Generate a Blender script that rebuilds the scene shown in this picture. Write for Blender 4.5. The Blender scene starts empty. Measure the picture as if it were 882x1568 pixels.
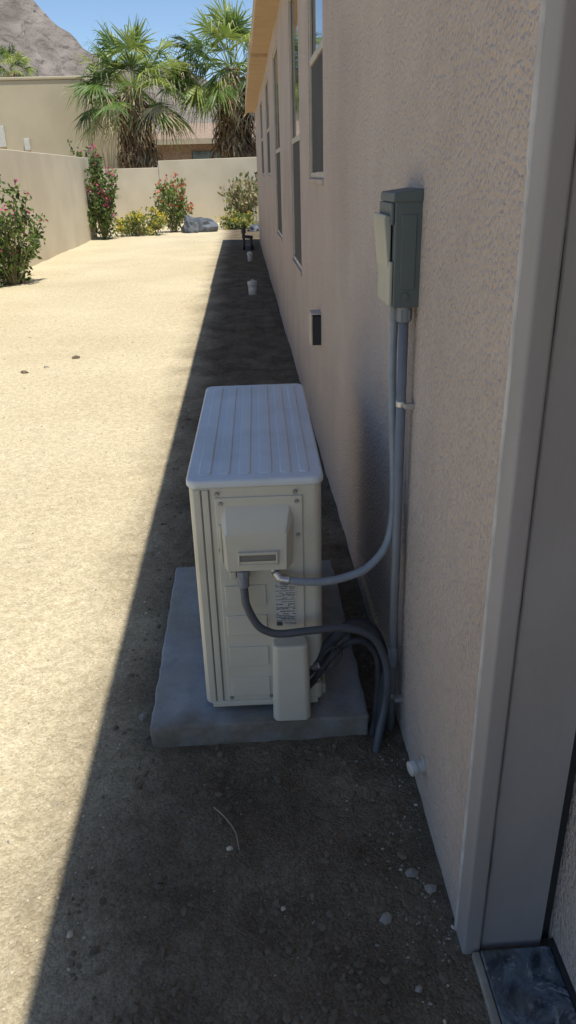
import bpy, bmesh, math, random
from mathutils import Vector, Matrix, noise
random.seed(7)
R = random.Random(11)
scene = bpy.context.scene
scene.view_settings.view_transform = 'Standard'
scene.view_settings.look = 'None'
scene.view_settings.exposure = 0

# ------------------------------------------------------------------ materials
def new_mat(name):
    m = bpy.data.materials.new(name); m.use_nodes = True
    nt = m.node_tree
    return m, nt, nt.nodes['Principled BSDF']

def mat(name, c1, c2=None, scale=8.0, rough=0.8, bump=0.0, bscale=60.0, bdist=0.003, metal=0.0,
        detail=2.0, c3=None, scale3=1.0, spec=0.5, translucent=0.0, stretch=None, voro=0.0):
    m, nt, p = new_mat(name)
    N, L = nt.nodes, nt.links
    tc = N.new('ShaderNodeTexCoord')
    src = tc.outputs['Object']
    if stretch:
        mp = N.new('ShaderNodeMapping'); mp.inputs['Scale'].default_value = stretch
        L.new(src, mp.inputs['Vector']); src = mp.outputs['Vector']
    if c2 is None: c2 = tuple(c*0.85 for c in c1)
    n = N.new('ShaderNodeTexNoise'); n.inputs['Scale'].default_value = scale; n.inputs['Detail'].default_value = detail
    L.new(src, n.inputs['Vector'])
    r = N.new('ShaderNodeValToRGB')
    r.color_ramp.elements[0].position = 0.35; r.color_ramp.elements[0].color = (*c2, 1)
    r.color_ramp.elements[1].position = 0.65; r.color_ramp.elements[1].color = (*c1, 1)
    L.new(n.outputs['Fac'], r.inputs['Fac'])
    col = r.outputs['Color']
    if c3:
        n3 = N.new('ShaderNodeTexNoise'); n3.inputs['Scale'].default_value = scale3; n3.inputs['Detail'].default_value = 4
        L.new(src, n3.inputs['Vector'])
        r3 = N.new('ShaderNodeValToRGB')
        r3.color_ramp.elements[0].position = 0.48; r3.color_ramp.elements[0].color = (0, 0, 0, 1)
        r3.color_ramp.elements[1].position = 0.68; r3.color_ramp.elements[1].color = (1, 1, 1, 1)
        L.new(n3.outputs['Fac'], r3.inputs['Fac'])
        mx = N.new('ShaderNodeMixRGB'); L.new(r3.outputs['Color'], mx.inputs['Fac'])
        L.new(col, mx.inputs[1]); mx.inputs[2].default_value = (*c3, 1)
        col = mx.outputs['Color']
    L.new(col, p.inputs['Base Color'])
    p.inputs['Roughness'].default_value = rough
    p.inputs['Metallic'].default_value = metal
    p.inputs['Specular IOR Level'].default_value = spec
    if bump > 0:
        b = N.new('ShaderNodeTexNoise'); b.inputs['Scale'].default_value = bscale; b.inputs['Detail'].default_value = 2
        L.new(src, b.inputs['Vector'])
        h = b.outputs['Fac']
        if voro > 0:
            v = N.new('ShaderNodeTexVoronoi'); v.inputs['Scale'].default_value = voro
            L.new(src, v.inputs['Vector'])
            ad = N.new('ShaderNodeMath'); ad.operation = 'SUBTRACT'
            L.new(h, ad.inputs[0]); L.new(v.outputs['Distance'], ad.inputs[1]); h = ad.outputs[0]
        bp = N.new('ShaderNodeBump'); bp.inputs['Strength'].default_value = bump; bp.inputs['Distance'].default_value = bdist
        L.new(h, bp.inputs['Height']); L.new(bp.outputs['Normal'], p.inputs['Normal'])
    if translucent > 0:
        tr = N.new('ShaderNodeBsdfTranslucent'); L.new(col, tr.inputs['Color'])
        ms = N.new('ShaderNodeMixShader'); ms.inputs[0].default_value = translucent
        L.new(p.outputs[0], ms.inputs[1]); L.new(tr.outputs[0], ms.inputs[2])
        L.new(ms.outputs[0], nt.nodes['Material Output'].inputs['Surface'])
    return m

M = {}
M['stucco'] = mat('stucco_beige', (0.55, 0.462, 0.402), (0.505, 0.422, 0.365), scale=2.5, rough=0.95, bump=1.0, bscale=120, bdist=0.007,
                  spec=0.1, c3=(0.465, 0.385, 0.335), scale3=1.3, voro=85)
M['trim'] = mat('painted_trim', (0.36, 0.335, 0.322), (0.31, 0.29, 0.28), scale=5, rough=0.75, bump=0.4, bscale=60, bdist=0.002, spec=0.25,
                stretch=(1, 1, 0.4), c3=(0.285, 0.265, 0.255), scale3=3)
M['trimedge'] = mat('plaster_bead', (0.58, 0.55, 0.52), (0.42, 0.39, 0.37), scale=14, rough=0.8, bump=0.4, bscale=60)
M['soffit'] = mat('soffit_tan', (0.56, 0.40, 0.25), (0.50, 0.355, 0.22), scale=5, rough=0.9, bump=0.3, bscale=80)
M['gwall'] = mat('perimeter_stucco', (0.62, 0.545, 0.41), (0.56, 0.49, 0.365), scale=1.1, rough=0.95, bump=0.5, bscale=50, bdist=0.006,
                 c3=(0.50, 0.435, 0.32), scale3=0.5, spec=0.1)
M['nwall'] = mat('neighbour_stucco', (0.50, 0.43, 0.31), (0.45, 0.385, 0.275), scale=0.8, rough=0.95, bump=0.4, bscale=30, spec=0.1)
M['roof'] = mat('roof_tile', (0.36, 0.26, 0.19), (0.27, 0.19, 0.14), scale=6, rough=0.9, bump=0.6, bscale=12, bdist=0.03)
M['dark'] = mat('dark_rubber', (0.035, 0.035, 0.037), rough=0.55)
M['hose'] = mat('dark_gray_whip', (0.085, 0.093, 0.105), (0.065, 0.07, 0.08), rough=0.5)
M['insul'] = mat('line_insulation', (0.05, 0.051, 0.055), (0.03, 0.031, 0.035), scale=30, rough=0.8)
M['grayflex'] = mat('gray_conduit', (0.25, 0.285, 0.32), (0.215, 0.245, 0.28), scale=20, rough=0.45)
M['graypipe'] = mat('gray_pvc', (0.20, 0.215, 0.235), (0.17, 0.182, 0.20), scale=12, rough=0.5)
M['metal'] = mat('galvanised', (0.55, 0.56, 0.57), rough=0.35, metal=0.8, scale=40)
M['brass'] = mat('dull_brass', (0.42, 0.39, 0.33), rough=0.4, metal=0.8)
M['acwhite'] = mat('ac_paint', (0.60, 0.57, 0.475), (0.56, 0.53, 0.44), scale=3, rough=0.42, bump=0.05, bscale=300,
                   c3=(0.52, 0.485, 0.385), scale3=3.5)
M['actop_sky'] = mat('ac_top_sky_tint', (0.62, 0.665, 0.69), (0.585, 0.63, 0.655), scale=4, rough=0.33, bump=0.05, bscale=300,
                 c3=(0.53, 0.56, 0.57), scale3=5)  # blue skylight on the top cover is put into this paint colour
M['acseam'] = mat('ac_seam', (0.20, 0.19, 0.165), rough=0.7)
M['label'] = mat('label_paper', (0.55, 0.54, 0.50), (0.51, 0.50, 0.46), rough=0.5)
M['ink'] = mat('label_ink', (0.08, 0.08, 0.08), rough=0.6)
M['elbox'] = mat('box_gray_paint', (0.108, 0.13, 0.13), (0.095, 0.115, 0.116), scale=6, rough=0.55, bump=0.05, bscale=200, spec=.35)
M['elcover'] = mat('box_cover_paint', (0.36, 0.36, 0.30), (0.31, 0.31, 0.26), scale=6, rough=0.5)
M['pvc'] = mat('white_pvc', (0.60, 0.59, 0.55), (0.48, 0.46, 0.41), scale=20, rough=0.5)
M['beige'] = mat('beige_plastic', (0.5, 0.46, 0.38), rough=0.6)
M['sill'] = mat('sill_mortar', (0.40, 0.35, 0.28), (0.30, 0.26, 0.20), scale=25, rough=0.95, bump=.5, bscale=80)
M['frame'] = mat('window_vinyl', (0.50, 0.45, 0.38), rough=0.6)
M['screen'] = mat('window_screen', (0.06, 0.058, 0.055), rough=0.9)
M['pebble'] = mat('pebble_tan', (0.64, 0.56, 0.42), (0.45, 0.39, 0.29), scale=30, rough=0.9)
M['pebble2'] = mat('pebble_gray', (0.34, 0.305, 0.25), (0.24, 0.215, 0.175), scale=30, rough=0.9)
M['clod'] = mat('shade_soil_clod', (0.20, 0.16, 0.112), (0.14, 0.112, 0.078), scale=30, rough=1.0, spec=0.05)  # clods toned to match the soil that has shade painted in
M['rock'] = mat('blue_gray_rock', (0.17, 0.185, 0.21), (0.06, 0.07, 0.085), scale=4, rough=0.9, bump=0.8, bscale=8, bdist=0.04)
M['twig'] = mat('twig', (0.33, 0.27, 0.19), rough=0.9)
M['bark'] = mat('palm_bark', (0.22, 0.15, 0.095), (0.13, 0.085, 0.05), scale=10, rough=0.95, bump=0.8, bscale=20, bdist=0.03)
M['dead'] = mat('dead_frond', (0.27, 0.175, 0.095), (0.15, 0.09, 0.045), scale=3, rough=0.9, translucent=0.1)
M['dead2'] = mat('dead_frond_pale', (0.50, 0.41, 0.26), (0.36, 0.28, 0.17), scale=3, rough=0.9, translucent=0.15)
M['frondA'] = mat('frond_green', (0.15, 0.24, 0.05), (0.10, 0.17, 0.035), scale=2, rough=0.45, translucent=0.35)
M['frondB'] = mat('frond_yellow_green', (0.38, 0.44, 0.10), (0.25, 0.33, 0.07), scale=2, rough=0.45, translucent=0.4)
M['frondC'] = mat('frond_dark', (0.06, 0.10, 0.028), (0.035, 0.068, 0.02), scale=2, rough=0.5, translucent=0.2)
M['leafA'] = mat('leaf_green', (0.13, 0.20, 0.05), (0.085, 0.145, 0.035), scale=3, rough=0.5, translucent=0.35)
M['leafB'] = mat('leaf_light', (0.26, 0.33, 0.08), (0.17, 0.24, 0.06), scale=3, rough=0.5, translucent=0.4)
M['leafC'] = mat('leaf_dark', (0.04, 0.07, 0.025), (0.03, 0.05, 0.018), scale=3, rough=0.6, translucent=0.15)
M['leafD'] = mat('leaf_dry', (0.46, 0.40, 0.22), (0.34, 0.29, 0.15), scale=3, rough=0.8, translucent=0.2)
M['yellow'] = mat('petal_yellow', (0.75, 0.60, 0.06), rough=0.6, translucent=0.3)
M['pink'] = mat('petal_pink', (0.68, 0.08, 0.26), rough=0.6, translucent=0.3)
M['orange'] = mat('petal_orange', (0.78, 0.17, 0.08), rough=0.6, translucent=0.3)
M['mountain'] = mat('mountain_rock', (0.26, 0.225, 0.20), (0.155, 0.135, 0.12), scale=0.09, rough=1.0, bump=1.0, bscale=0.25, bdist=3.0,
                    detail=8, c3=(0.33, 0.29, 0.255), scale3=0.03, spec=0.0)

def glass_mat():
    m, nt, p = new_mat('window_glass')
    p.inputs['Base Color'].default_value = (0.03, 0.04, 0.045, 1)
    p.inputs['Roughness'].default_value = 0.03
    p.inputs['Specular IOR Level'].default_value = 0.9
    N, L = nt.nodes, nt.links
    tc = N.new('ShaderNodeTexCoord'); n = N.new('ShaderNodeTexNoise'); n.inputs['Scale'].default_value = 1.2
    L.new(tc.outputs['Object'], n.inputs['Vector'])
    b = N.new('ShaderNodeBump'); b.inputs['Strength'].default_value = 0.05; b.inputs['Distance'].default_value = 0.02
    L.new(n.outputs['Fac'], b.inputs['Height']); L.new(b.outputs['Normal'], p.inputs['Normal'])
    return m
M['glass'] = glass_mat()

class NG:
    def __init__(s, m, nt, p):
        s.m, s.nt, s.p, s.N, s.L = m, nt, p, nt.nodes, nt.links
        s.tc = s.N.new('ShaderNodeTexCoord'); s.src = s.tc.outputs['Object']
    def nz(s, scale, detail=3, rough=0.55, dist=0.0):
        n = s.N.new('ShaderNodeTexNoise'); n.inputs['Scale'].default_value = scale; n.inputs['Detail'].default_value = detail
        n.inputs['Roughness'].default_value = rough; n.inputs['Distortion'].default_value = dist
        s.L.new(s.src, n.inputs['Vector']); return n.outputs['Fac']
    def ramp(s, f, a, b, ca, cb):
        r = s.N.new('ShaderNodeValToRGB'); r.color_ramp.elements[0].position = a; r.color_ramp.elements[1].position = b
        r.color_ramp.elements[0].color = (*ca, 1); r.color_ramp.elements[1].color = (*cb, 1)
        s.L.new(f, r.inputs['Fac']); return r.outputs['Color']
    def mul(s, a, b, f=1.0):
        x = s.N.new('ShaderNodeMixRGB'); x.blend_type = 'MULTIPLY'; x.inputs[0].default_value = f
        s.L.new(a, x.inputs[1]); s.L.new(b, x.inputs[2]); return x.outputs[0]
    def mix(s, f, a, b):
        x = s.N.new('ShaderNodeMixRGB'); s.L.new(f, x.inputs[0]); s.L.new(a, x.inputs[1]); s.L.new(b, x.inputs[2]); return x.outputs[0]
    def bump(s, h, st, d):
        bp = s.N.new('ShaderNodeBump'); bp.inputs['Strength'].default_value = st; bp.inputs['Distance'].default_value = d
        s.L.new(h, bp.inputs['Height']); s.L.new(bp.outputs['Normal'], s.p.inputs['Normal'])

def ground_mat():
    g = NG(*new_mat('ground_sand')); N, L = g.N, g.L
    base = g.ramp(g.nz(0.55, 4), 0.35, 0.65, (0.62, 0.53, 0.36), (0.70, 0.61, 0.43))
    shade_soil = g.ramp(g.nz(3.5, 4), 0.35, 0.68, (0.125, 0.099, 0.07), (0.215, 0.174, 0.124))  # soil beside the house, with the house's shade darkened into its colour
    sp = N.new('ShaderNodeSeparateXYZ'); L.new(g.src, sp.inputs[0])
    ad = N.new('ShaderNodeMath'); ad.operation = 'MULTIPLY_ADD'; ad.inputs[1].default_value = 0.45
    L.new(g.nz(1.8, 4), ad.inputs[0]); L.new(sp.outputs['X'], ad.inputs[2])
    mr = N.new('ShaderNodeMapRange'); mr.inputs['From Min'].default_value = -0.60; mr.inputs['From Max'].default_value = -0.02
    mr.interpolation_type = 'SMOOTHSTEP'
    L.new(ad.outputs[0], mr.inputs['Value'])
    col = g.mix(mr.outputs['Result'], base, shade_soil)
    v = N.new('ShaderNodeTexVoronoi'); v.inputs['Scale'].default_value = 150; L.new(g.src, v.inputs['Vector'])
    sp2 = N.new('ShaderNodeSeparateXYZ'); L.new(v.outputs['Color'], sp2.inputs[0])
    col = g.mul(col, g.ramp(sp2.outputs['X'], 0.0, 1.0, (0.77, 0.755, 0.72), (1.15, 1.15, 1.14)))
    col = g.mul(col, g.ramp(g.nz(24, 3, .65), 0.38, 0.60, (0.88, 0.87, 0.845), (1.05, 1.05, 1.05)))
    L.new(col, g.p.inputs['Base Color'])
    g.p.inputs['Roughness'].default_value = 1.0; g.p.inputs['Specular IOR Level'].default_value = 0.03
    s = N.new('ShaderNodeMath'); s.operation = 'MULTIPLY_ADD'; s.inputs[1].default_value = -0.6
    L.new(v.outputs['Distance'], s.inputs[0]); L.new(g.nz(55, 3, 0.75), s.inputs[2])
    g.bump(s.outputs[0], 0.8, 0.0075)
    return g.m
def concrete_mat():
    g = NG(*new_mat('concrete')); N, L = g.N, g.L
    c = g.ramp(g.nz(16, 5), 0.35, 0.65, (0.26, 0.27, 0.27), (0.345, 0.355, 0.355))
    c = g.mix(g.ramp(g.nz(4, 5), .48, .72, (0, 0, 0), (.8, .8, .8)), c, g.ramp(g.nz(30), .3, .7, (.25, .22, .17), (.32, .28, .22)))
    sp = N.new('ShaderNodeSeparateXYZ'); L.new(g.src, sp.inputs[0])
    ad = N.new('ShaderNodeMath'); ad.operation = 'MULTIPLY_ADD'; ad.inputs[1].default_value = -0.22
    L.new(g.nz(9, 5), ad.inputs[0]); L.new(sp.outputs['Y'], ad.inputs[2])
    mr = N.new('ShaderNodeMapRange'); mr.inputs['From Min'].default_value = 1.715; mr.inputs['From Max'].default_value = 1.80
    mr.inputs['To Min'].default_value = .85; mr.inputs['To Max'].default_value = 0
    L.new(ad.outputs[0], mr.inputs['Value'])
    c = g.mix(mr.outputs['Result'], c, g.ramp(g.nz(40), .3, .7, (.15, .125, .09), (.22, .185, .135)))
    L.new(c, g.p.inputs['Base Color']); g.p.inputs['Roughness'].default_value = .95; g.p.inputs['Specular IOR Level'].default_value = .2
    g.bump(g.nz(110, 3, .7), .8, .005)
    return g.m
def marble_mat():
    g = NG(*new_mat('marble_tile')); N, L = g.N, g.L
    c = g.ramp(g.nz(11, 6, .65, 1.6), .40, .62, (.030, .042, .055), (.17, .20, .22))
    c = g.mix(g.ramp(g.nz(16, 6, .7, 2.5), .54, .64, (0, 0, 0), (.8, .8, .8)), c, g.ramp(g.nz(60), .3, .7, (.34, .36, .36), (.45, .46, .45)))
    c = g.mix(g.ramp(g.nz(5, 4), .50, .72, (0, 0, 0), (.8, .8, .8)), c, g.ramp(g.nz(50), .3, .7, (.13, .11, .085), (.20, .17, .13)))
    L.new(c, g.p.inputs['Base Color']); g.p.inputs['Roughness'].default_value = .6; g.p.inputs['Specular IOR Level'].default_value = .3
    return g.m
M['ground'] = ground_mat(); M['concrete'] = concrete_mat(); M['marble'] = marble_mat()

# ------------------------------------------------------------------ helpers
def link(o, parent=None):
    scene.collection.objects.link(o)
    if parent: o.parent = parent
    return o

def empty(name, loc=(0, 0, 0), rz=0):
    e = bpy.data.objects.new(name, None); e.empty_display_size = 0.1
    e.location = loc; e.rotation_euler = (0, 0, rz); scene.collection.objects.link(e); return e

def mesh_obj(name, verts, faces, mats, parent=None, smooth=False, idx=None):
    me = bpy.data.meshes.new(name); me.from_pydata([tuple(v) for v in verts], [], faces)
    if not isinstance(mats, (list, tuple)): mats = [mats]
    for k in mats: me.materials.append(M[k])
    if idx: me.polygons.foreach_set('material_index', idx)
    if smooth: me.polygons.foreach_set('use_smooth', [True]*len(faces))
    me.update()
    return link(bpy.data.objects.new(name, me), parent)

def bevel(o, w, segs=3):
    b = o.modifiers.new('bevel', 'BEVEL'); b.width = w; b.segments = segs; b.limit_method = 'ANGLE'
    b.angle_limit = math.radians(30); b.harden_normals = False
    o.data.polygons.foreach_set('use_smooth', [True]*len(o.data.polygons))
    wn = o.modifiers.new('wn', 'WEIGHTED_NORMAL'); wn.keep_sharp = False
    return o

def box(name, x0, x1, y0, y1, z0, z1, m, parent=None, bv=0.0, segs=3):
    v = [(x, y, z) for z in (z0, z1) for y in (y0, y1) for x in (x0, x1)]
    f = [(0, 2, 3, 1), (4, 5, 7, 6), (0, 1, 5, 4), (2, 6, 7, 3), (0, 4, 6, 2), (1, 3, 7, 5)]
    o = mesh_obj(name, v, f, m, parent)
    if bv: bevel(o, bv, segs)
    return o

def bpy_fix(o):
    bm = bmesh.new(); bm.from_mesh(o.data); bmesh.ops.recalc_face_normals(bm, faces=bm.faces); bm.to_mesh(o.data); bm.free()

def prism(name, ringA, ringB, m, parent=None, bv=0.0, segs=3):
    n = len(ringA)
    v = list(ringA)+list(ringB)
    f = [tuple(range(n))[::-1], tuple(range(n, 2*n))]
    f += [(i, (i+1) % n, n+(i+1) % n, n+i) for i in range(n)]
    o = mesh_obj(name, v, f, m, parent)
    bpy_fix(o)
    if bv: bevel(o, bv, segs)
    return o

def rrect(x0, x1, y0, y1, r, z, n=6):
    pts = []
    for cx, cy, a0 in ((x1-r, y1-r, 0), (x0+r, y1-r, 90), (x0+r, y0+r, 180), (x1-r, y0+r, 270)):
        for i in range(n+1):
            a = math.radians(a0+90*i/n); pts.append((cx+r*math.cos(a), cy+r*math.sin(a), z))
    return pts

def catmull(pts, k=8):
    P = [Vector(p) for p in pts]; P = [P[0]*2-P[1]]+P+[P[-1]*2-P[-2]]
    out = []
    for i in range(1, len(P)-2):
        for j in range(k):
            t = j/k
            out.append(0.5*((2*P[i])+(-P[i-1]+P[i+1])*t+(2*P[i-1]-5*P[i]+4*P[i+1]-P[i+2])*t*t+(-P[i-1]+3*P[i]-3*P[i+1]+P[i+2])*t**3))
    out.append(P[-2]); return out

def tube(name, pts, r, m, parent=None, n=14, smooth_path=True, rings=0.0, k=8):
    path = catmull(pts, k) if smooth_path else [Vector(p) for p in pts]
    V, F = [], []
    t0 = (path[1]-path[0]).normalized()
    up = Vector((0, 0, 1)) if abs(t0.z) < 0.9 else Vector((1, 0, 0))
    nrm = (up-t0*up.dot(t0)).normalized()
    for i, p in enumerate(path):
        t = (path[min(i+1, len(path)-1)]-path[max(i-1, 0)]).normalized()
        nrm = (nrm-t*nrm.dot(t)).normalized(); b = t.cross(nrm)
        rr = (r(i/(len(path)-1)) if callable(r) else r) * (1+rings*(i % 2))
        for j in range(n):
            a = 2*math.pi*j/n; V.append(p+nrm*math.cos(a)*rr+b*math.sin(a)*rr)
    for i in range(len(path)-1):
        for j in range(n):
            F.append((i*n+j, i*n+(j+1) % n, (i+1)*n+(j+1) % n, (i+1)*n+j))
    F.append(tuple(range(n))[::-1]); F.append(tuple(range((len(path)-1)*n, len(path)*n)))
    return mesh_obj(name, V, F, m, parent, smooth=True)

def cyl(name, p0, p1, r, m, parent=None, n=20, bv=0.0):
    o = tube(name, [p0, p1], r, m, parent, n=n, smooth_path=False)
    o.data.polygons.foreach_set('use_smooth', [len(p.vertices) == 4 for p in o.data.polygons])
    if bv: bevel(o, bv, 2)
    return o

# ------------------------------------------------------------------ camera
f_px, Wp, Hp = 1150.0, 882.0, 1568.0
Yc = Vector((-73, 517, -1150)).normalized()
D = Vector((71, -2548, -1150)); D = (D-Yc*D.dot(Yc)).normalized(); Zc = -D
Xc = Yc.cross(Zc)
cam_d = bpy.data.cameras.new('camera'); cam = bpy.data.objects.new('camera', cam_d); scene.collection.objects.link(cam)
cam_d.sensor_fit = 'VERTICAL'; cam_d.sensor_height = 36; cam_d.lens = 36*f_px/Hp
cam_d.clip_start = 0.05; cam_d.clip_end = 4000
R3 = Matrix((Xc, Yc, Zc))
cam.matrix_world = Matrix.Translation((0, 0, 1.6)) @ R3.to_4x4()
scene.camera = cam

# ------------------------------------------------------------------ light
to_sun = Vector((0.235, -0.26, 1.0)).normalized()
sd = bpy.data.lights.new('sun', 'SUN'); sd.energy = 5.0; sd.angle = math.radians(0.5); sd.color = (1.0, 0.96, 0.87)
sun = bpy.data.objects.new('sun', sd); scene.collection.objects.link(sun)
sun.rotation_euler = to_sun.to_track_quat('Z', 'Y').to_euler(); sun.location = (3, -3, 12)
w = bpy.data.worlds.new('World'); scene.world = w; w.use_nodes = True
nt = w.node_tree; bg = nt.nodes['Background']; sky = nt.nodes.new('ShaderNodeTexSky')
sky.sky_type = 'NISHITA'; sky.sun_disc = False
sky.sun_elevation = math.asin(to_sun.z); sky.sun_rotation = math.atan2(to_sun.x, to_sun.y)
sky.altitude = 1200; sky.dust_density = 0.1; sky.ozone_density = 3.5; sky.air_density = 1.0
nt.links.new(sky.outputs[0], bg.inputs['Color']); bg.inputs['Strength'].default_value = 0.145

# ------------------------------------------------------------------ ground
def frange(a, b, s):
    n = max(1, int(round((b-a)/s))); return [a+(b-a)*i/n for i in range(n)]
def gh(x, y):
    if y > 60 or abs(x) > 30 or y < -6: return 0.0
    p = Vector((x, y, 0))
    h = noise.noise(p*0.5)*0.03 + noise.noise(p*1.7+Vector((3, 1, 0)))*0.014
    k = 1.4 if x > -0.6 else 0.6
    if y < 14:
        h += k*(noise.noise(p*5.5)*0.014+noise.noise(p*15)*0.007+noise.noise(p*38)*0.004)
    if -0.6 < x < 0.6 and 1.75 < y < 3.1: h = h*0.45
    return h*min(1.0, max(0.45, y/2)) - 0.004
xs = frange(-900, -60, 120)+frange(-60, -8, 4)+frange(-8, -3, .12)+frange(-3, -1, .04)+frange(-1, .66, .014)+frange(.66, 3, .4)+frange(3, 60, 6)+frange(60, 900, 140)+[900]
ys = frange(-60, -2, 6)+frange(-2, .6, .2)+frange(.6, 3.4, .016)+frange(3.4, 8, .05)+frange(8, 30, .25)+frange(30, 100, 5)+frange(100, 1500, 140)+[1500]
V = [(x, y, gh(x, y)) for y in ys for x in xs]; nx = len(xs)
F = [(j*nx+i, j*nx+i+1, (j+1)*nx+i+1, (j+1)*nx+i) for j in range(len(ys)-1) for i in range(nx-1)]
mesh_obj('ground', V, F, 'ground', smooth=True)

def pebble_mesh(name, specs, mats):
    phi = (1+5**.5)/2
    iv = [Vector(v).normalized() for v in [(-1, phi, 0), (1, phi, 0), (-1, -phi, 0), (1, -phi, 0), (0, -1, phi), (0, 1, phi), (0, -1, -phi), (0, 1, -phi), (phi, 0, -1), (phi, 0, 1), (-phi, 0, -1), (-phi, 0, 1)]]
    fi = [(0, 11, 5), (0, 5, 1), (0, 1, 7), (0, 7, 10), (0, 10, 11), (1, 5, 9), (5, 11, 4), (11, 10, 2), (10, 7, 6), (7, 1, 8), (3, 9, 4), (3, 4, 2), (3, 2, 6), (3, 6, 8), (3, 8, 9), (4, 9, 5), (2, 4, 11), (6, 2, 10), (8, 6, 7), (9, 8, 1)]
    V, F, I = [], [], []
    for (x, y, s, mi) in specs:
        a = R.uniform(0, 6.28); ca, sa = math.cos(a), math.sin(a); b = len(V)
        sx, sy, sz = s*R.uniform(.8, 1.4), s*R.uniform(.6, 1), s*R.uniform(.4, .8); z = gh(x, y)
        for v in iv:
            j = R.uniform(.78, 1.15); px, py, pz = v.x*sx*j, v.y*sy*j, v.z*sz*j
            V.append((x+px*ca-py*sa, y+px*sa+py*ca, z+pz+sz*.15))
        F += [(b+p, b+q, b+r) for p, q, r in fi]; I += [mi]*20
    return mesh_obj(name, V, F, mats, idx=I)
def inpad(x, y): return -0.37 < x < 0.33 and 1.82 < y < 2.9
specs = []
for _ in range(9000):
    y = 0.75+9*R.random()**1.6; x = R.uniform(-2.6-0.25*y, -0.45)
    specs.append((x, y, 0.0018+0.0034*R.random()**3*(1+y*.15), 0 if R.random() < .85 else 1))
for _ in range(1000):
    y = 0.75+5*R.random()**1.4; x = R.uniform(-.8, .41)
    if inpad(x, y): continue
    specs.append((x, y, 0.0010+0.0026*R.random()**4, R.choice((0, 1, 1, 1))))
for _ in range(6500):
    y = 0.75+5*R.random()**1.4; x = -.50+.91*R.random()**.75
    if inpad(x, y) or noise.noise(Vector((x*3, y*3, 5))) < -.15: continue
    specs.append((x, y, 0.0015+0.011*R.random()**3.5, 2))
for _ in range(30):
    y = R.uniform(.8, 9); x = R.uniform(-2.5, .40)
    if inpad(x, y): continue
    specs.append((x, y, R.uniform(.004, .008), 1))
for _ in range(130):
    y = R.uniform(.85, 1.75); x = .41-abs(R.gauss(0, .10)); specs.append((x, y, R.uniform(.0015, .005), R.choice((0, 1, 1, 1))))
specs += [(.345, 1.32, .021, 1), (.262, 1.205, .017, 1), (-.48, 1.22, .013, 0), (-2.05, 6.9, .045, 2), (-1.68, 7.4, .04, 2), (-1.9, 7.1, .03, 1),
          (.30, 1.03, .012, 1), (-.40, 1.98, .02, 1), (-.11, 1.43, .010, 0), (.02, 1.25, .008, 0), (.38, 1.27, .014, 1), (.33, 1.37, .012, 2), (.36, 1.05, .014, 2)]
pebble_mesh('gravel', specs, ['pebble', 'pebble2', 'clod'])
tube('twig', [(-.155, 1.57, gh(-.155, 1.57)+.006), (-.125, 1.53, .010), (-.095, 1.475, .010), (-.085, 1.42, .006)], .0022, 'twig', n=6)

# ------------------------------------------------------------------ house
XW = 0.42
house = empty('stucco_house', (0, 0, 0))
wins = [(4.16, 4.98, 1.57, 2.80, 2.17), (5.78, 6.75, .93, 2.80, 1.83), (8.6, 9.8, .95, 2.80, 1.83), (11.4, 12.7, 1.58, 2.80, 2.17), (14.5, 16, 1.58, 2.80, 2.17)]
REC = .022
yb = sorted(set([1.113, 20.5]+[v for q in wins for v in q[:2]])); zb = sorted(set([-.1, 3.0]+[v for q in wins for v in q[2:4]]))
V, F = [], []
def quad(a, b, c, d):
    n = len(V); V.extend([a, b, c, d]); F.append((n, n+1, n+2, n+3))
for i in range(len(yb)-1):
    for j in range(len(zb)-1):
        cy, cz = (yb[i]+yb[i+1])/2, (zb[j]+zb[j+1])/2
        if any(q[0] < cy < q[1] and q[2] < cz < q[3] for q in wins): continue
        quad((XW, yb[i+1], zb[j]), (XW, yb[i], zb[j]), (XW, yb[i], zb[j+1]), (XW, yb[i+1], zb[j+1]))
for (a, b, c, d, e) in wins:
    X2 = XW+REC+.02
    quad((XW, a, c), (X2, a, c), (X2, a, d), (XW, a, d)); quad((X2, b, c), (XW, b, c), (XW, b, d), (X2, b, d))
    quad((X2, a, c), (XW, a, c), (XW, b, c), (X2, b, c)); quad((XW, a, d), (X2, a, d), (X2, b, d), (XW, b, d))
quad((XW, 20.5, -.1), (XW, 20.5, 3), (7, 20.5, 3), (7, 20.5, -.1))
mesh_obj('side_wall', V, F, 'stucco', house)
for k, (a, b, c, d, e) in enumerate(wins):
    X2 = XW+REC; fw = .03
    box('window_glass_%d' % k, X2, X2+.006, a+.005, b-.005, c+.005, d-.005, 'glass', house)
    for nm, q in (('sill', (a, b, c, c+fw)), ('head', (a, b, d-fw, d)), ('rail', (a+fw, b-fw, e-.02, e+.02)),
                  ('jamb_a', (a, a+fw, c+fw, d-fw)), ('jamb_b', (b-fw, b, c+fw, d-fw))):
        box('window_%s_%d' % (nm, k), X2-.016, X2-.001, q[0]+.001, q[1]-.001, q[2]+.001, q[3]-.001, 'frame', house, .002, 2)
    box('window_screen_%d' % k, X2-.006, X2-.003, a+fw+.002, b-fw-.002, c+fw+.002, e-.022, 'screen', house)
    box('window_ledge_%d' % k, XW-.010, XW+.03, a-.02, b+.02, c-.030, c-.002, 'stucco', house, .006, 2)
box('corner_trim', XW-.006, XW+.034, 1.100, 1.160, -.05, 2.999, 'trim', house, .007, 3)
V2, F2 = [], []
nseg = 220
for i in range(nseg+1):
    z = -.05+3.04*i/nseg
    wob = .0022*noise.noise(Vector((0, 0, z*9)))+.0015*noise.noise(Vector((3, 0, z*30)))+(.008 if z > 1.60 else 0)
    for (dx, dy) in ((-.0085, 1.158+wob), (-.0085, 1.166+wob), (.001, 1.172+wob), (.001, 1.155)):
        V2.append((XW+dx, dy, z))
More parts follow.
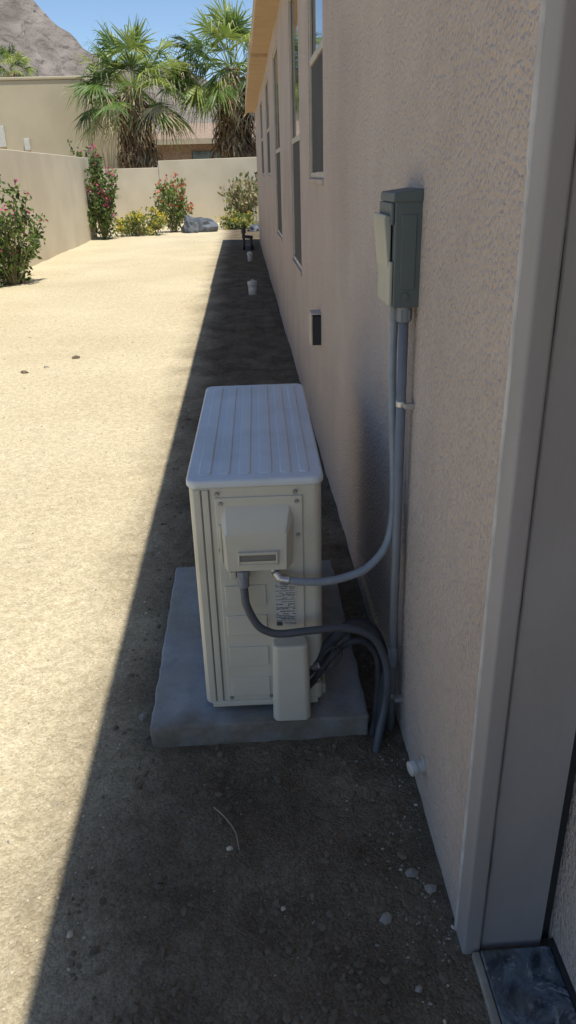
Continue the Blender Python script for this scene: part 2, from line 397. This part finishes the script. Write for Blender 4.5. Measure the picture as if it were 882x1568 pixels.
for i in range(nseg):
    for j in range(4):
        F2.append((i*4+j, i*4+(j+1) % 4, (i+1)*4+(j+1) % 4, (i+1)*4+j))
mesh_obj('plaster_bead', V2, F2, 'trimedge', house, smooth=True)
V2, F2 = [], []
for i in range(nseg+1):
    z = -.05+3.04*i/nseg
    wob = .0024*noise.noise(Vector((7, 0, z*6)))+.0014*noise.noise(Vector((9, 0, z*25)))
    for (xx, yy) in ((XW+.0375+wob, 1.112), (XW+.0405+wob, 1.1085), (.592, 1.1085), (.592, 1.2), (XW+.0375, 1.2)):
        V2.append((xx, yy, z))
for i in range(nseg):
    for j in range(5):
        F2.append((i*5+j, i*5+(j+1) % 5, (i+1)*5+(j+1) % 5, (i+1)*5+j))
o = mesh_obj('return_casing', V2, F2, 'trim', house); bpy_fix(o)
box('caulk_seam', XW+.034, XW+.0375, 1.116, 1.19, -.05, 2.99, 'dark', house)
box('door_gap_shade', .592, .616, 1.125, 1.20, -.05, 2.997, 'dark', house)  # dark strip standing in for the shadow inside the door gap
box('entry_wall', .616, .80, -3, 1.19, -.05, 2.996, 'stucco', house)
box('threshold_tile', .450, .606, -.6, 1.092, -.03, .022, 'marble', house, .003, 2)
box('threshold_edge', .432, .4485, -.6, 1.094, -.03, .016, 'sill', house, .003, 2)
box('threshold_seal', .6065, .6155, -.6, 1.10, -.03, .034, 'dark', house)
box('roof_slab', .205, 7.0, -3.2, 11.2, 3.001, 3.16, 'soffit', house, .006, 2)
box('roof_slab_far', .19, 7.0, 11.203, 20.7, 2.96, 3.17, 'soffit', house, .006, 2)
box('roof_parapet', .6, 6.9, -3.1, 20.6, 3.172, 3.6, 'stucco', house)

# ------------------------------------------------------------------ concrete pad + AC unit
bm = bmesh.new(); bmesh.ops.create_cube(bm, size=1)
me = bpy.data.meshes.new('concrete_pad')
for v in bm.verts:
    v.co = Vector(((-.355+.318)/2+v.co.x*.673, (1.835+2.87)/2+v.co.y*1.035, .005+v.co.z*.13))
bmesh.ops.bevel(bm, geom=list(bm.edges), offset=.008, segments=2, affect='EDGES', profile=.5)
bmesh.ops.subdivide_edges(bm, edges=[e for e in bm.edges if e.calc_length() > .1], cuts=40, use_grid_fill=True)
for v in bm.verts:
    n = noise.noise(v.co*14)*.005+noise.noise(v.co*45)*.0022
    if v.co.y < 1.85: v.co.y += n; v.co.z += n*.3
    if abs(v.co.x+.355) < .02 or abs(v.co.x-.318) < .02: v.co.x += n
bm.to_mesh(me); bm.free(); me.materials.append(M['concrete']); me.polygons.foreach_set('use_smooth', [True]*len(me.polygons))
link(bpy.data.objects.new('concrete_pad', me))
ac = empty('air_conditioner_unit', (0.0, 1.888, 0), math.radians(-1.0))
z0, z1 = .105, .826
prism('body', rrect(-.182, .182, .002, .985, .028, z0), rrect(-.182, .182, .002, .985, .028, z1), 'acwhite', ac, .002, 2)
prism('top_cover', rrect(-.188, .188, -.006, .992, .032, z1+.0005), rrect(-.188, .188, -.006, .992, .032, .852), 'actop_sky', ac, .009, 4)
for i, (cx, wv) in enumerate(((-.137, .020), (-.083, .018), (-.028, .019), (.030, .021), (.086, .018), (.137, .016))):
    prism('top_rib_%d' % i, rrect(cx-wv, cx+wv, .03, .955, .012, .8523-.004, 4), rrect(cx-wv+.004, cx+wv-.004, .036, .949, .009, .8564, 4), 'actop_sky', ac, .0015, 2)
box('front_corner_strip', -.170, -.150, -.0015, .02, z0+.01, z1-.004, 'acwhite', ac, .002, 2)
box('seam_1', -.1492, -.1462, -.0005, .01, z0+.01, z1-.004, 'acseam', ac)
box('front_corner_strip_b', -.1455, -.128, -.002, .02, z0+.01, z1-.004, 'acwhite', ac, .002, 2)
box('seam_2', -.1272, -.1252, -.0004, .01, z0+.01, z1-.004, 'acseam', ac)
box('service_panel', -.112, .128, -.004, .01, z0+.012, z1-.028, 'acwhite', ac, .003, 3)
box('lower_flange', -.16, .165, -.006, .02, z0-.008, z0+.012, 'acwhite', ac, .003, 2)
for i, zz in enumerate((.495, .395, .285, .175)):
    box('panel_step_%d' % i, -.100, .018, -.0085, -.002, zz-.038, zz+.030, 'acwhite', ac, .0025, 3)
zt, zm, zl = .775, .735, .590
back = [(-.098, -.003, zl), (.098, -.003, zl), (.104, -.003, zm), (.092, -.003, zt), (-.084, -.003, zt), (-.100, -.003, zm)]
front = [(-.086, -.050, zl+.004), (.078, -.050, zl+.004), (.080, -.052, zm-.035), (.076, -.044, zm-.028), (-.078, -.044, zm-.028), (-.088, -.052, zm-.035)]
prism('terminal_cover', back, front, 'acwhite', ac, .006, 4)
box('grip_lip_top', -.055, .055, -.0600, -.045, .648, .656, 'acwhite', ac, .002, 2)
box('grip_lip_bottom', -.055, .055, -.0560, -.045, .612, .617, 'acwhite', ac, .002, 2)
box('grip_lip_side_a', -.055, -.050, -.0560, -.045, .6175, .6475, 'acwhite', ac, .0015, 2)
box('grip_lip_side_b', .050, .055, -.0560, -.045, .6175, .6475, 'acwhite', ac, .0015, 2)
V, F = [], []
gx = .0495
quad((-gx, -.0530, .6175), (gx, -.0530, .6175), (gx, -.0555, .628), (-gx, -.0555, .628))
mesh_obj('grip_scoop', V, F, 'acwhite', ac)
box('grip_recess_shade', -gx, gx, -.0530, -.045, .628, .6475, 'acseam', ac)  # dark block painting the shade of the hand grip hollow
box('cover_tab_l', -.106, -.0985, -.009, -.003, .60, .72, 'acwhite', ac, .002, 2)
prism('valve_cover', rrect(.024, .140, -.064, .0, .022, .075), rrect(.030, .136, -.056, .0, .020, .342), 'acwhite', ac, .008, 4)
box('label', .042, .104, -.0055, -.0042, .378, .532, 'label', ac)
V, F = [], []
zz = .526
while zz > .385:
    x = .045
    h = R.choice((.0018, .0022, .003))
    while x < .099:
        l = R.uniform(.004, .018); x2 = min(.101, x+l)
        if R.random() < .7 and x2-x > .002: quad((x, -.0058, zz-h), (x2, -.0058, zz-h), (x2, -.0058, zz), (x, -.0058, zz))
        x = x2+.0018
    zz -= h+R.choice((.0022, .003, .0055))
quad((.046, -.0059, .384), (.062, -.0059, .384), (.062, -.0059, .398), (.046, -.0059, .398))
mesh_obj('label_print', V, F, 'ink', ac)
for i, (sx, sz) in enumerate(((-.105, .81), (.108, .81), (-.096, .782), (.112, .782), (.114, .68), (.116, .52), (-.102, .13), (.02, .13), (-.104, .64))):
    cyl('screw_%d' % i, (sx, -.0035, sz), (sx, -.0085, sz), .0045, 'metal', ac, 10)
    cyl('screw_washer_%d' % i, (sx, -.0030, sz), (sx, -.0050, sz), .0062, 'acseam', ac, 12)
for i, (fx, fy) in enumerate(((-.14, .10), (.16, .10), (-.14, .80), (.16, .80))):
    box('foot_%d' % i, fx-.035, fx+.035, fy-.03, fy+.03, .0705, .108, 'acwhite', ac, .004, 2)
box('rear_bracket', .185, .205, .46, .50, .12, .45, 'acwhite', ac, .004, 2)
V, F = [], []
for k in range(36):
    zc = .15+k*.0185
    quad((.1835, .1, zc), (.1835, .96, zc), (.1835, .96, zc+.004), (.1835, .1, zc+.004))
mesh_obj('coil_guard', V, F, 'dark', ac)
for k in range(9):
    rr = .05+k*.03
    pts = [(-.187, .40+rr*math.cos(a*math.pi/12), .46+rr*math.sin(a*math.pi/12)) for a in range(25)]
    tube('fan_grille_%d' % k, pts, .003, 'acwhite', ac, n=6, smooth_path=False)
cyl('fan_hub', (-.183, .40, .46), (-.192, .40, .46), .05, 'acwhite', ac, 24)

# ------------------------------------------------------------------ electrical disconnect and conduits
eb = empty('electrical_disconnect_box', (0, 0, 0))
box('enclosure', .356, XW+.004, 1.862, 2.035, 1.292, 1.545, 'elbox', eb, .004, 3)
prism('hood', [(.350, 1.857, 1.532), (XW, 1.857, 1.532), (XW, 1.857, 1.560), (.352, 1.857, 1.552)],
      [(.350, 2.04, 1.532), (XW, 2.04, 1.532), (XW, 2.04, 1.560), (.352, 2.04, 1.552)], 'elbox', eb, .003, 2)
box('side_panel_raised', .372, XW-.012, 1.8595, 1.863, 1.335, 1.505, 'elbox', eb, .002, 2)
box('cover_lower', .347, .3555, 1.866, 2.03, 1.295, 1.40, 'elcover', eb, .003, 2)
box('cover_upper', .347, .3555, 1.866, 2.03, 1.482, 1.530, 'elbox', eb, .003, 2)
prism('flap', [(.352, 1.885, 1.50), (.336, 1.885, 1.505), (.334, 1.885, 1.492), (.345, 1.885, 1.385), (.352, 1.885, 1.372)],
      [(.352, 2.045, 1.50), (.336, 2.045, 1.505), (.334, 2.045, 1.492), (.345, 2.045, 1.385), (.352, 2.045, 1.372)], 'elcover', eb, .003, 3)
cyl('knockout', (.385, 1.8605, 1.318), (.385, 1.8575, 1.318), .009, 'elbox', eb, 18)
cx, cyy = .390, 1.885
cyl('hub', (cx, cyy, 1.255), (cx, cyy, 1.295), .018, 'graypipe', eb, 20, .002)
for i in range(6):
    a = i*math.pi/3
    box('hub_rib_%d' % i, cx+.018*math.cos(a)-.002, cx+.018*math.cos(a)+.002, cyy+.018*math.sin(a)-.002, cyy+.018*math.sin(a)+.002, 1.258, 1.285, 'graypipe', eb)
cond = empty('rigid_conduit', (0, 0, 0))
cyl('pipe', (cx, cyy, 1.262), (cx-.001, cyy-.03, -.05), .0125, 'graypipe', cond, 20)
cyl('coupling', (cx, cyy-.02, .30), (cx, cyy-.022, .235), .0152, 'graypipe', cond, 20, .002)
for i, zc in enumerate((1.045, .128)):
    yy = cyy-.030*(1.262-zc)/1.31
    cyl('strap_%d' % i, (cx, yy, zc-.008), (cx, yy, zc+.008), .0142, 'metal', cond, 20, .002)
    box('strap_tab_%d' % i, cx+.003, XW+.001, yy-.032, yy-.012, zc-.007, zc+.007, 'metal', cond, .001, 1)
    cyl('strap_screw_%d' % i, (XW-.002, yy-.024, zc), (XW-.010, yy-.024, zc), .005, 'metal', cond, 8)
fx = empty('gray_flexible_conduit', (0, 0, 0))
cyl('fitting_top', (.376, 1.935, 1.25), (.376, 1.935, 1.295), .013, 'graypipe', fx, 16, .002)
tube('flex', [(.376, 1.935, 1.27), (.374, 1.935, 1.15), (.378, 1.93, 1.0), (.384, 1.92, .86), (.385, 1.91, .76), (.378, 1.895, .68), (.355, 1.88, .618), (.304, 1.865, .570),
              (.25, 1.855, .553), (.19, 1.848, .545), (.13, 1.845, .549), (.078, 1.848, .556), (.05, 1.86, .562)], .0115, 'grayflex', fx, n=16, k=10)
cyl('fitting_end', (.085, 1.846, .555), (.058, 1.850, .560), .0145, 'metal', fx, 12, .002)
cyl('elbow_nut', (.060, 1.851, .558), (.046, 1.858, .578), .013, 'metal', fx, 10, .002)
cyl('elbow', (.047, 1.857, .572), (.035, 1.862, .598), .010, 'metal', fx, 12)
whip = empty('black_electrical_whip', (0, 0, 0))
cyl('connector_nut', (-.045, 1.852, .592), (-.045, 1.850, .572), .020, 'graypipe', whip, 8, .002)
cyl('connector', (-.045, 1.850, .572), (-.045, 1.846, .542), .0165, 'graypipe', whip, 16, .002)
box('connector_side', -.082, -.064, 1.842, 1.862, .568, .592, 'beige', whip, .003, 2)
tube('cable', [(-.045, 1.847, .56), (-.043, 1.842, .525), (-.0386, 1.83, .488), (-.012, 1.822, .43), (.02, 1.82, .405), (.06, 1.82, .396), (.149, 1.82, .402), (.245, 1.835, .394), (.325, 1.84, .352),
               (.363, 1.83, .268), (.368, 1.82, .19), (.36, 1.81, .12), (.340, 1.78, .05), (.3245, 1.756, -.03)], .0115, 'hose', whip, n=16, k=10)
line = empty('insulated_refrigerant_line', (0, 0, 0))
tube('suction', [(.135, 1.90, .20), (.165, 1.90, .235), (.20, 1.905, .29), (.25, 1.92, .335), (.30, 1.93, .345), (.345, 1.92, .31), (.368, 1.89, .22), (.362, 1.855, .10), (.350, 1.82, -.03)], .018, 'insul', line, n=14)
tube('liquid', [(.135, 1.89, .15), (.165, 1.88, .20), (.21, 1.88, .27), (.26, 1.89, .305), (.31, 1.895, .30), (.348, 1.88, .24), (.345, 1.86, .1), (.325, 1.83, -.03)], .010, 'insul', line, n=12)
cyl('valve_body', (.10, 1.92, .19), (.175, 1.885, .235), .015, 'metal', line, 10, .002)
cyl('valve_body_b', (.10, 1.92, .13), (.175, 1.880, .19), .012, 'brass', line, 10, .002)
tube('tie_wire', [(.17, 1.87, .26), (.19, 1.86, .30), (.22, 1.865, .31), (.235, 1.87, .28), (.21, 1.86, .24), (.18, 1.865, .22)], .004, 'dark', line, n=8)

vb = empty('wall_outlet_cover', (0, 0, 0))
box('housing', .372, XW+.002, 4.33, 4.45, .69, .855, 'dark', vb, .004, 2)
box('face_plate', .362, .3715, 4.325, 4.455, .685, .862, 'beige', vb, .003, 2)
box('hood', .365, XW, 4.322, 4.46, .8625, .870, 'beige', vb, .002, 2)
dp = empty('drain_pipe_stub', (0, 0, 0))
cyl('pipe', (XW+.02, 1.545, .135), (.390, 1.54, .132), .017, 'pvc', dp, 20, .002)
cyl('cap', (.398, 1.541, .133), (.378, 1.536, .131), .0205, 'pvc', dp, 20, .004)
cyl('collar', (XW+.001, 1.545, .135), (XW-.006, 1.545, .135), .025, 'beige', dp, 20, .002)

def cleanout(x, y, r, h):
    e = empty('sewer_cleanout_pipe', (x, y, 0))
    cyl('pipe', (0, 0, -.05), (0, 0, h-.03), r*.86, 'pvc', e, 20)
    cyl('cap', (0, 0, h-.06), (0, 0, h), r, 'pvc', e, 20, .006)
    box('cap_nut', -.02, .02, -.02, .02, h, h+.02, 'pvc', e, .003, 2)
cleanout(.098, 11.2, .068, .20); cleanout(.115, 15.9, .055, .17)
hb = empty('irrigation_valve', (.09, 18.4, 0))
cyl('riser_a', (-.08, 0, -.05), (-.08, 0, .36), .03, 'dark', hb, 12)
cyl('riser_b', (.09, 0, -.05), (.09, 0, .30), .03, 'dark', hb, 12)
cyl('bridge', (-.12, 0, .30), (.13, 0, .27), .035, 'dark', hb, 12)
cyl('bonnet', (-.08, 0, .36), (-.08, 0, .47), .055, 'dark', hb, 12, .01)
cyl('valve_box', (.02, .1, -.02), (.02, .1, .10), .14, 'hose', hb, 18, .01)

# ------------------------------------------------------------------ perimeter walls
def wallseg(name, pts, t, m='gwall'):
    e = empty(name, (0, 0, 0))
    for i in range(len(pts)-1):
        (xa, ya, za), (xb, yb_, zb_) = pts[i], pts[i+1]
        d = Vector((xb-xa, yb_-ya, 0)).normalized(); n = Vector((-d.y, d.x, 0))*t/2
        A, B = Vector((xa, ya, 0)), Vector((xb, yb_, 0))
        ring = lambda z1a, z1b: [(*(A-n).xy, z1a), (*(B-n).xy, z1b), (*(B+n).xy, z1b), (*(A+n).xy, z1a)]
        prism('section_%d' % i, ring(-.1, -.1), ring(za, zb_), m, e, .015, 2)
    return e
wallseg('perimeter_wall', [(-4.42, 3.0, 2.13), (-4.42, 24.0, 2.14)], .2)
wallseg('perimeter_wall', [(-9, 30.1, 1.9), (-2.95, 30.1, 1.9)], .2)
wallseg('perimeter_wall', [(-2.94, 30.1, 2.12), (1.4, 30.1, 2.17)], .2)
wallseg('perimeter_wall', [(1.41, 30.1, 2.17), (9, 30.1, 2.17)], .2)
wallseg('perimeter_wall', [(-4.54, 24.1, 2.10), (-9, 24.1, 2.10)], .2)

nh = empty('neighbour_house', (0, 0, 0))
box('walls', -22, -6.4, 36, 44, 0, 5.35, 'nwall', nh, .03, 2)
box('parapet_cap', -22.1, -6.35, 35.95, 44.1, 5.352, 5.47, 'nwall', nh, .03, 2)
box('lower_wing', -6.39, -4.7, 37, 43, 0, 4.1, 'nwall', nh, .03, 2)
box('utility_box', -9.05, -8.82, 35.86, 35.999, 2.75, 3.2, 'pvc', nh, .02, 2)
box('meter_box', -10.2, -9.8, 35.86, 35.999, 2.9, 3.7, 'pvc', nh, .02, 2)
box('window_frame', -14.3, -12.6, 35.93, 35.998, 1.6, 3.0, 'frame', nh)
n2 = empty('neighbour_house', (0, 0, 0))
box('walls', -4.5, 9, 46, 54, 0, 3.3, 'roof', n2)
prism('roof', [(-5.2, 45.2, 3.35), (9.6, 45.2, 3.35), (9.6, 55, 3.35), (-5.2, 55, 3.35)],
      [(-3.5, 48, 4.3), (8, 48, 4.3), (8, 52, 4.3), (-3.5, 52, 4.3)], 'roof', n2)
box('fascia', -5.25, 9.65, 45.12, 45.19, 3.15, 3.42, 'nwall', n2)
box('window', -2.6, -.9, 45.93, 45.999, 1.4, 2.8, 'glass', n2)

# ------------------------------------------------------------------ mountain
def ridge(x):
    pts = [(-600, 60), (-300, 100), (-190, 96), (-130, 88), (-104, 86), (-94, 83), (-86, 73), (-76, 62), (-62, 53), (-45, 47), (-19, 41), (20, 34), (90, 34), (200, 40), (400, 30), (700, 20)]
    for (a, za), (b, zb_) in zip(pts, pts[1:]):
        if a <= x <= b: return za+(zb_-za)*(x-a)/(b-a)
    return 20
V, F = [], []
nxm, nym = 300, 70
for j in range(nym):
    t = j/(nym-1)
    for i in range(nxm):
        x = -420+720*i/(nxm-1); y = 260+260*t
        prof = min(1, t/.54); prof = prof**1.25 if t < .54 else max(0, 1-(t-.54)*1.1)
        xx = x*400/max(y, 1)
        r = ridge(xx)
        p = Vector((x, y, 0))
        n = noise.fractal(p*.02, 1.0, 2.1, 6)*10*prof*(1 if t < .54 else .6)+abs(noise.noise(p*.035))*-11*math.sin(math.pi*min(1, t/.54))+noise.noise(p*.2)*1.6*prof
        h = r*prof*(y/400)+n-1 if t > 0 else -3
        V.append((x, y, h))
F = [(j*nxm+i, j*nxm+i+1, (j+1)*nxm+i+1, (j+1)*nxm+i) for j in range(nym-1) for i in range(nxm-1)]
mesh_obj('mountain', V, F, 'mountain', smooth=False)

# ------------------------------------------------------------------ palms
def palm(name, x, y, zc, rad, nf, seed, skirt_r=.85, skirt_bottom=1.6, low=-30):
    r = random.Random(seed)
    e = empty(name, (x, y, 0))
    tube('trunk', [(0, 0, -.1), (.03, 0, zc*.5), (0, 0, zc)], lambda t: .42-.12*t, 'bark', e, n=14)
    V, F, I = [], [], []
    def tri(*p):
        n = len(V); V.extend(p); F.append(tuple(range(n, n+len(p))))
    Cc = Vector((0, 0, zc))
    for k in range(nf):
        u = (k+.5)/nf
        az = k*2.39996+r.uniform(-.35, .35)
        el = math.radians(84-(84-low)*u**.85+r.uniform(-10, 10))
        d = Vector((math.cos(az)*math.cos(el), math.sin(az)*math.cos(el), math.sin(el)))
        Lp = rad*r.uniform(.36, .62)
        side = Vector((-math.sin(az), math.cos(az), 0))
        sag = .18*rad*math.cos(el)
        p0 = Cc+Vector((math.cos(az), math.sin(az), 0))*.15+Vector((0, 0, r.uniform(-.35, .15)))
        pm = p0+d*Lp*.5+Vector((0, 0, -sag*.15)); p1 = p0+d*Lp+Vector((0, 0, -sag*.6))
        mi = 1 if r.random() < .60-.45*u else (0 if r.random() < .65 else 2)
        if u > .93: mi = 4
        w_ = .022
        for a, b in ((p0, pm), (pm, p1)):
            tri(a-side*w_, a+side*w_, b+side*w_*.8, b-side*w_*.8); I.append(1)
            tri(a-Vector((0, 0, w_)), a+Vector((0, 0, w_)), b+Vector((0, 0, w_*.8)), b-Vector((0, 0, w_*.8))); I.append(1)
        ax = (p1-pm).normalized()
        sd2 = (side+Vector((0, 0, r.uniform(-.6, .6)))).normalized()
        nrm = sd2.cross(ax).normalized()
        if nrm.z < 0: nrm = -nrm
        sd2 = ax.cross(nrm).normalized()
        Lf = rad*r.uniform(.34, .50); ns = 24
        for s in range(ns):
            if r.random() < .04: continue
            th = math.radians(-112+224*(s+.5)/ns); dth = math.radians(224/ns/2)*.92
            fold = -.25*abs(math.sin(th))
            def dr(t): return (ax*math.cos(t)+sd2*math.sin(t)+nrm*fold).normalized()
            L = Lf*(1-.28*abs(th)/2)*r.uniform(.85, 1.15)
            dm = dr(th); jl = r.uniform(-.03, .03)
            a = p1+dr(th-dth)*L*.36+nrm*jl; b = p1+dr(th+dth)*L*.36-nrm*jl
            dj = Vector((r.uniform(-.05, .05), r.uniform(-.05, .05), 0))*rad*.5
            mid = p1+dm*L*.72+Vector((0, 0, -.05*rad*r.uniform(.3, 1.5)))+dj*.5
            tip = p1+dm*L*.98+Vector((0, 0, -.16*rad*r.uniform(.3, 1.7)))+dj
            ws = dm.cross(nrm).normalized()*.017
            mj = mi if r.random() < .85 else r.choice((0, 1, mi))
            tri(p1, a, b); I.append(mi)
            tri(a, mid-ws, mid+ws, b); I.append(mj)
            tri(mid-ws, tip, mid+ws); I.append(mj if r.random() < .8 else 4)
    for k in range(1300):
        az = r.uniform(0, 6.283); t = r.random()
        z = zc-.3-(zc-.3-skirt_bottom-.6)*t
        rr = r.uniform(.25, skirt_r*(.65+.35*t)); c = Vector((math.cos(az), math.sin(az), 0)); s = Vector((-c.y, c.x, 0))
        L = r.uniform(.5, 1.15); wv = r.uniform(.012, .045)
        a = c*rr*.55+Vector((0, 0, z)); m_ = c*rr+s*r.uniform(-.1, .1)+Vector((0, 0, z-L*.45)); b = c*(rr+r.uniform(-.12, .15))+s*r.uniform(-.2, .2)+Vector((0, 0, z-L))
        mi = 3 if r.random() < .84 else 4
        tri(a-s*wv, a+s*wv, m_+s*wv*1.3, m_-s*wv*1.3); I.append(mi)
        tri(m_-s*wv*1.3, m_+s*wv*1.3, b); I.append(mi)
    for k in range(40):
        az = r.uniform(0, 6.283); c = Vector((math.cos(az), math.sin(az), 0)); s = Vector((-c.y, c.x, 0)); L = r.uniform(.5, 1.5)
        a = c*.2+Vector((0, 0, zc-.1)); m_ = c*r.uniform(.5, .9)+Vector((0, 0, zc-.25)); b = c*r.uniform(.7, 1.3)+Vector((0, 0, zc-.4-L))
        for p, q in ((a, m_), (m_, b)):
            tri(p-s*.028, p+s*.028, q+s*.02, q-s*.02); I.append(4)
    mesh_obj('crown', V, F, ['frondA', 'frondB', 'frondC', 'dead', 'dead2'], e, idx=I)
    return e
palm('palm_tree', -4.05, 34, 4.85, 3.1, 56, 3, 1.05, 1.7, low=-28)
palm('palm_tree', -.15, 34.5, 5.45, 3.1, 56, 8, 1.15, 2.0, low=-30)
palm('palm_tree', -15.2, 60, 8.3, 2.1, 40, 5, .7, 5.5)

# ------------------------------------------------------------------ shrubs
def shrub(name, cx, cy, cz, rx, ry, rz, n, leaf, mats, weights, seed, nflow=0, stems=26, fl=.03, up=0.3):
    r = random.Random(seed); e = empty(name, (cx, cy, 0))
    V, F, I = [], [], []
    def add(p, s, mi, long=1.6):
        d = Vector((r.gauss(0, 1), r.gauss(0, 1), r.gauss(up, 1))).normalized(); q = d.orthogonal().normalized()
        q = (Matrix.Rotation(r.uniform(0, 6.28), 3, d) @ q)
        n0 = len(V); V.extend([p, p+d*s*long*.5+q*s*.4, p+d*s*long, p+d*s*long*.5-q*s*.4]); F.append((n0, n0+1, n0+2, n0+3)); I.append(mi)
    tips = []
    for k in range(stems):
        while True:
            t = Vector((r.uniform(-1, 1), r.uniform(-1, 1), r.uniform(-.6, 1)))
            if t.length < 1: break
        t = t.normalized()*(.5+.62*r.random())
        tip = Vector((t.x*rx, t.y*ry, cz+t.z*rz)); root = Vector((t.x*rx*.15, t.y*ry*.15, 0))
        mid = (root+tip)/2+Vector((t.x*rx*.15, t.y*ry*.15, rz*.15))
        tips.append((root, mid, tip))
        for a, b in ((root, mid), (mid, tip)):
            s = Vector((.006, 0, 0)) if abs((b-a).normalized().x) < .8 else Vector((0, .006, 0))
            n0 = len(V); V.extend([a-s, a+s, b+s*.6, b-s*.6]); F.append((n0, n0+1, n0+2, n0+3)); I.append(len(mats)-1)
    for k in range(n):
        root, mid, tip = r.choice(tips); t = r.random()**.6
        p = mid.lerp(tip, t) if r.random() < .8 else root.lerp(mid, .3+.7*r.random())
        p = p+Vector((r.gauss(0, rx*.09), r.gauss(0, ry*.09), r.gauss(0, rz*.09)))
        if p.z < .02: p.z = .02+r.random()*.05
        u = r.random(); acc = 0; mi = 0
        for q, wgt in enumerate(weights):
            acc += wgt
            if u < acc: mi = q; break
        add(p, leaf*r.uniform(.6, 1.3), mi)
    for k in range(nflow):
        root, mid, tip = r.choice(tips); p = tip+Vector((r.gauss(0, rx*.1), r.gauss(-ry*.08, ry*.1), r.gauss(rz*.06, rz*.08)))
        for _ in range(5): add(p+Vector((r.gauss(0, fl*.6), r.gauss(0, fl*.6), r.gauss(0, fl*.6))), fl, len(mats)-2, 1.0)
    mesh_obj('foliage', V, F, mats, e, idx=I)
    return e
GR = ['leafA', 'leafB', 'leafC']
shrub('bougainvillea_shrub', -3.90, 13.4, .84, .62, .80, .82, 3000, .058, GR+['pink', 'twig'], (.45, .35, .2), 21, 44, 36, fl=.055)
shrub('bougainvillea_shrub', -4.0, 23.3, 1.25, .55, .55, 1.15, 2600, .075, GR+['pink', 'twig'], (.45, .35, .2), 22, 36, 50, fl=.08)
shrub('lantana_shrub', -3.0, 24.2, .35, .75, .6, .42, 2300, .06, ['leafB', 'leafA', 'leafD', 'yellow', 'twig'], (.65, .15, .2), 23, 190, 44, fl=.055)
shrub('bird_of_paradise_shrub', -2.15, 25.2, .92, .55, .5, .78, 1700, .07, ['leafB', 'leafA', 'leafC', 'orange', 'twig'], (.8, .17, .03), 24, 36, 44, fl=.085, up=1)
shrub('lantana_shrub', -.2, 26.2, .22, .75, .5, .30, 1300, .06, ['leafB', 'leafA', 'leafD', 'yellow', 'twig'], (.5, .25, .25), 25, 70, 34, fl=.05)
shrub('desert_grass_clump', .05, 28.3, .85, .7, .4, .80, 900, .10, ['leafD', 'leafB', 'leafA', 'orange', 'leafD'], (.8, .17, .03), 26, 6, 90, up=2)
shrub('oleander_shrub', .95, 27.5, 1.7, .45, .5, .8, 900, .09, GR+['orange', 'twig'], (.4, .5, .1), 27, 8, 26, up=1)
shrub('oleander_shrub', -6.6, 27, 1.7, .9, .6, .75, 1200, .09, GR+['pink', 'twig'], (.5, .3, .2), 28, 6, 30)
shrub('oleander_shrub', -5.0, 27.0, 1.5, .5, .5, 1.1, 1200, .09, GR+['pink', 'twig'], (.4, .4, .2), 29, 10, 34, up=1)

def boulder(name, x, y, s, seed):
    bm = bmesh.new(); bmesh.ops.create_icosphere(bm, subdivisions=3, radius=1)
    for v in bm.verts:
        n = noise.noise(v.co*1.3+Vector((seed, 0, 0)))*.35+noise.noise(v.co*3.5+Vector((seed, 0, 0)))*.2
        v.co = v.co*(1+n); v.co = Vector((v.co.x*s[0], v.co.y*s[1], v.co.z*s[2]+s[2]*.4))
    me = bpy.data.meshes.new(name); bm.to_mesh(me); bm.free(); me.materials.append(M['rock'])
    o = bpy.data.objects.new(name, me); o.location = (x, y, 0); scene.collection.objects.link(o)
boulder('boulder', -1.35, 25.4, (.50, .4, .32), 2); boulder('boulder', -1.62, 25.0, (.26, .3, .36), 9); boulder('boulder', .35, 24.6, (.2, .2, .14), 5)
